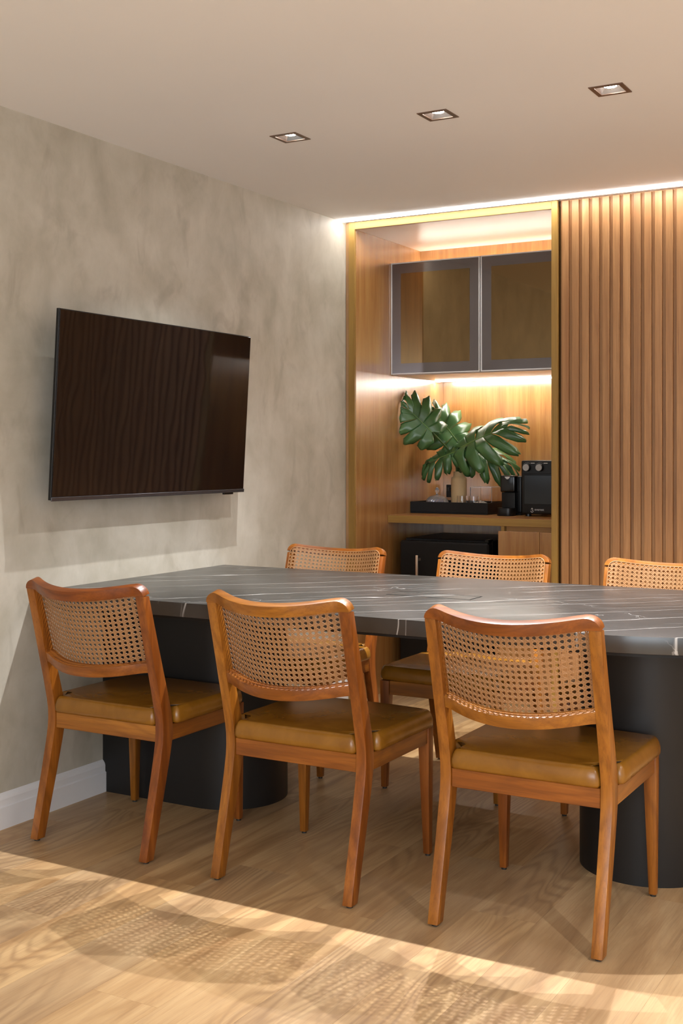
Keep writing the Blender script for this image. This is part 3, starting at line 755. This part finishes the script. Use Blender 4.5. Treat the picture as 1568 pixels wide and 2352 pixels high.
def make_chair():
    t = empty('dining_chair')
    for s in (-1, 1):
        # rear leg runs up as back post
        bm = B(); zs = [0.006, .05, .1, .15, .2, .25, .3, .34, .37, .40, .43, .465, .50, .535, .57, .625, .68, .735, .79]
        rings = []
        for z in zs:
            yb, yf = interp(BK, z)-Y0, interp(FT, z)-Y0; tp_ = .0285+.002*min(1, z/.35)
            xo = .229+.001*min(1, z/.4); xi = xo-tp_
            rings.append([bm.verts.new((s*a, b, z)) for a, b in ((xi, yb), (xo, yb), (xo, yf), (xi, yf))])
        for a, b in zip(rings, rings[1:]):
            for k in range(4): bm.faces.new((a[k], a[(k+1) % 4], b[(k+1) % 4], b[k]))
        bm.faces.new(rings[0]); bm.faces.new(rings[-1]); bmesh.ops.recalc_face_normals(bm, faces=bm.faces)
        bevel(bm, .0025, 2, 45)
        lg = obj('rear_leg', bm, M['chz'], t, 35)
        obj('glide', lathe(B(), [(.009, 0), (.009, .0065)], 14, s*.215, -.240), M['glide'], lg)
        bm = B(); a0 = [(.207, .229), (.227, .25)]; 
        lo = [(s*.2075, .228, .006), (s*.2275, .228, .006), (s*.2275, .25, .006), (s*.2075, .25, .006)]
        mi = [(s*.196, .216, .335), (s*.231, .216, .335), (s*.231, .25, .335), (s*.196, .25, .335)]
        hi = [(s*.196, .216, .3905), (s*.231, .216, .3905), (s*.231, .25, .3905), (s*.196, .25, .3905)]
        R3 = [[bm.verts.new(p_) for p_ in q] for q in (lo, mi, hi)]
        for a, b in zip(R3, R3[1:]):
            for k in range(4): bm.faces.new((a[k], a[(k+1) % 4], b[(k+1) % 4], b[k]))
        bm.faces.new(R3[0]); bm.faces.new(R3[-1]); bmesh.ops.recalc_face_normals(bm, faces=bm.faces)
        bevel(bm, .0025, 2, 45); lg = obj('front_leg', bm, M['chz'], t, 35)
        obj('glide', lathe(B(), [(.008, 0), (.008, .0065)], 14, s*.2175, .239), M['glide'], lg)
        x0, x1 = sorted((s*.206, s*.2265)); obj('side_rail', bbox(x0, x1, -.1295, .2155, .341, .3905, .0015, 1), M['chy'], t)
    obj('rear_rail', bbox(-.1985, .1985, -.173, -.152, .341, .3905, .0015, 1), M['chx'], t)
    obj('front_rail', bbox(-.1955, .1955, .224, .245, .341, .3905, .0015, 1), M['chx'], t)
    obj('seat_cushion', cushion(), M['leather'], t, 180)
    W = .2305
    xs_ = sorted({round(q, 4) for q in [i*.0125-.2 for i in range(33)]} | {s*(W-.038+.038*math.sin(math.radians(a))) for s in (-1, 1) for a in (0, 12, 25, 38, 50, 62, 74, 85, 90)})
    def sec_top(x_):
        d = max(0, abs(x_)-(W-.038)); vt = .268-(.038-math.sqrt(max(0, .038**2-d*d)))*.82
        return [(.2375, -.0002), (vt, -.0002), (vt, .0295), (.2375, .0305)]
    sweep('top_rail', sec_top, xs_, M['chx'], t)
    def sec_low(x_): return [(-.0055, .004), (.0255, .004), (.0245, .0375), (-.0055, .0385)]
    sweep('lower_rail', sec_low, [i*.0125-.2 for i in range(33)], M['chx'], t, .002)
    o = obj('cane_panel', cane_mesh(), M['cane'], t); o['kind'] = 'stuff'
    # cord that closes the cane edge
    pts = []; hx, v0, v1, rc = .2145, .007, .2545, .027
    pth = [(-hx, v0+(v1-rc-v0)*q/8) for q in range(9)]+[(-hx+rc-rc*math.cos(math.radians(a)), v1-rc+rc*math.sin(math.radians(a))) for a in range(15, 91, 15)]
    pth += [(-hx+rc+(2*hx-2*rc)*q/30, v1) for q in range(1, 30)]
    pth += [(hx-rc+rc*math.sin(math.radians(a)), v1-rc+rc*math.cos(math.radians(a))) for a in range(0, 91, 15)]+[(hx, v1-rc-(v1-rc-v0)*q/8) for q in range(1, 9)]
    pth += [(hx-2*hx*q/30, v0) for q in range(1, 31)]
    obj('cane_border', tube(B(), [BP(a, b, ncane(b)+.0015) for a, b in pth], .0019, 6), M['cane'], t, 60)
    return t
spots_ = [((-1.097, 3.045), 0, 'cane-back chair on the near side, rightmost and closest to the view', 'near row of cane chairs'),
          ((-1.777, 3.045), 0, 'cane-back chair on the near side, middle of the near row', 'near row of cane chairs'),
          ((-2.468, 3.050), 0, 'cane-back chair on the near side, beside the cement wall', 'near row of cane chairs'),
          ((-2.495, 4.105), math.pi, 'cane-back chair across the table, beside the cement wall', 'far row of cane chairs'),
          ((-1.790, 4.105), math.pi, 'cane-back chair across the table, before the black fridge', 'far row of cane chairs'),
          ((-1.115, 4.105), math.pi, 'cane-back chair across the table, before the slatted wall', 'far row of cane chairs')]
proto = make_chair(); bpy.context.view_layer.update()
for i, ((cx_, cy_), rz, lb, gr) in enumerate(spots_):
    c = proto if i == 0 else copy_tree(proto)
    c.location = (cx_, cy_, 0); c.rotation_euler = (0, 0, rz); tag(c, lb, 'chair', gr)
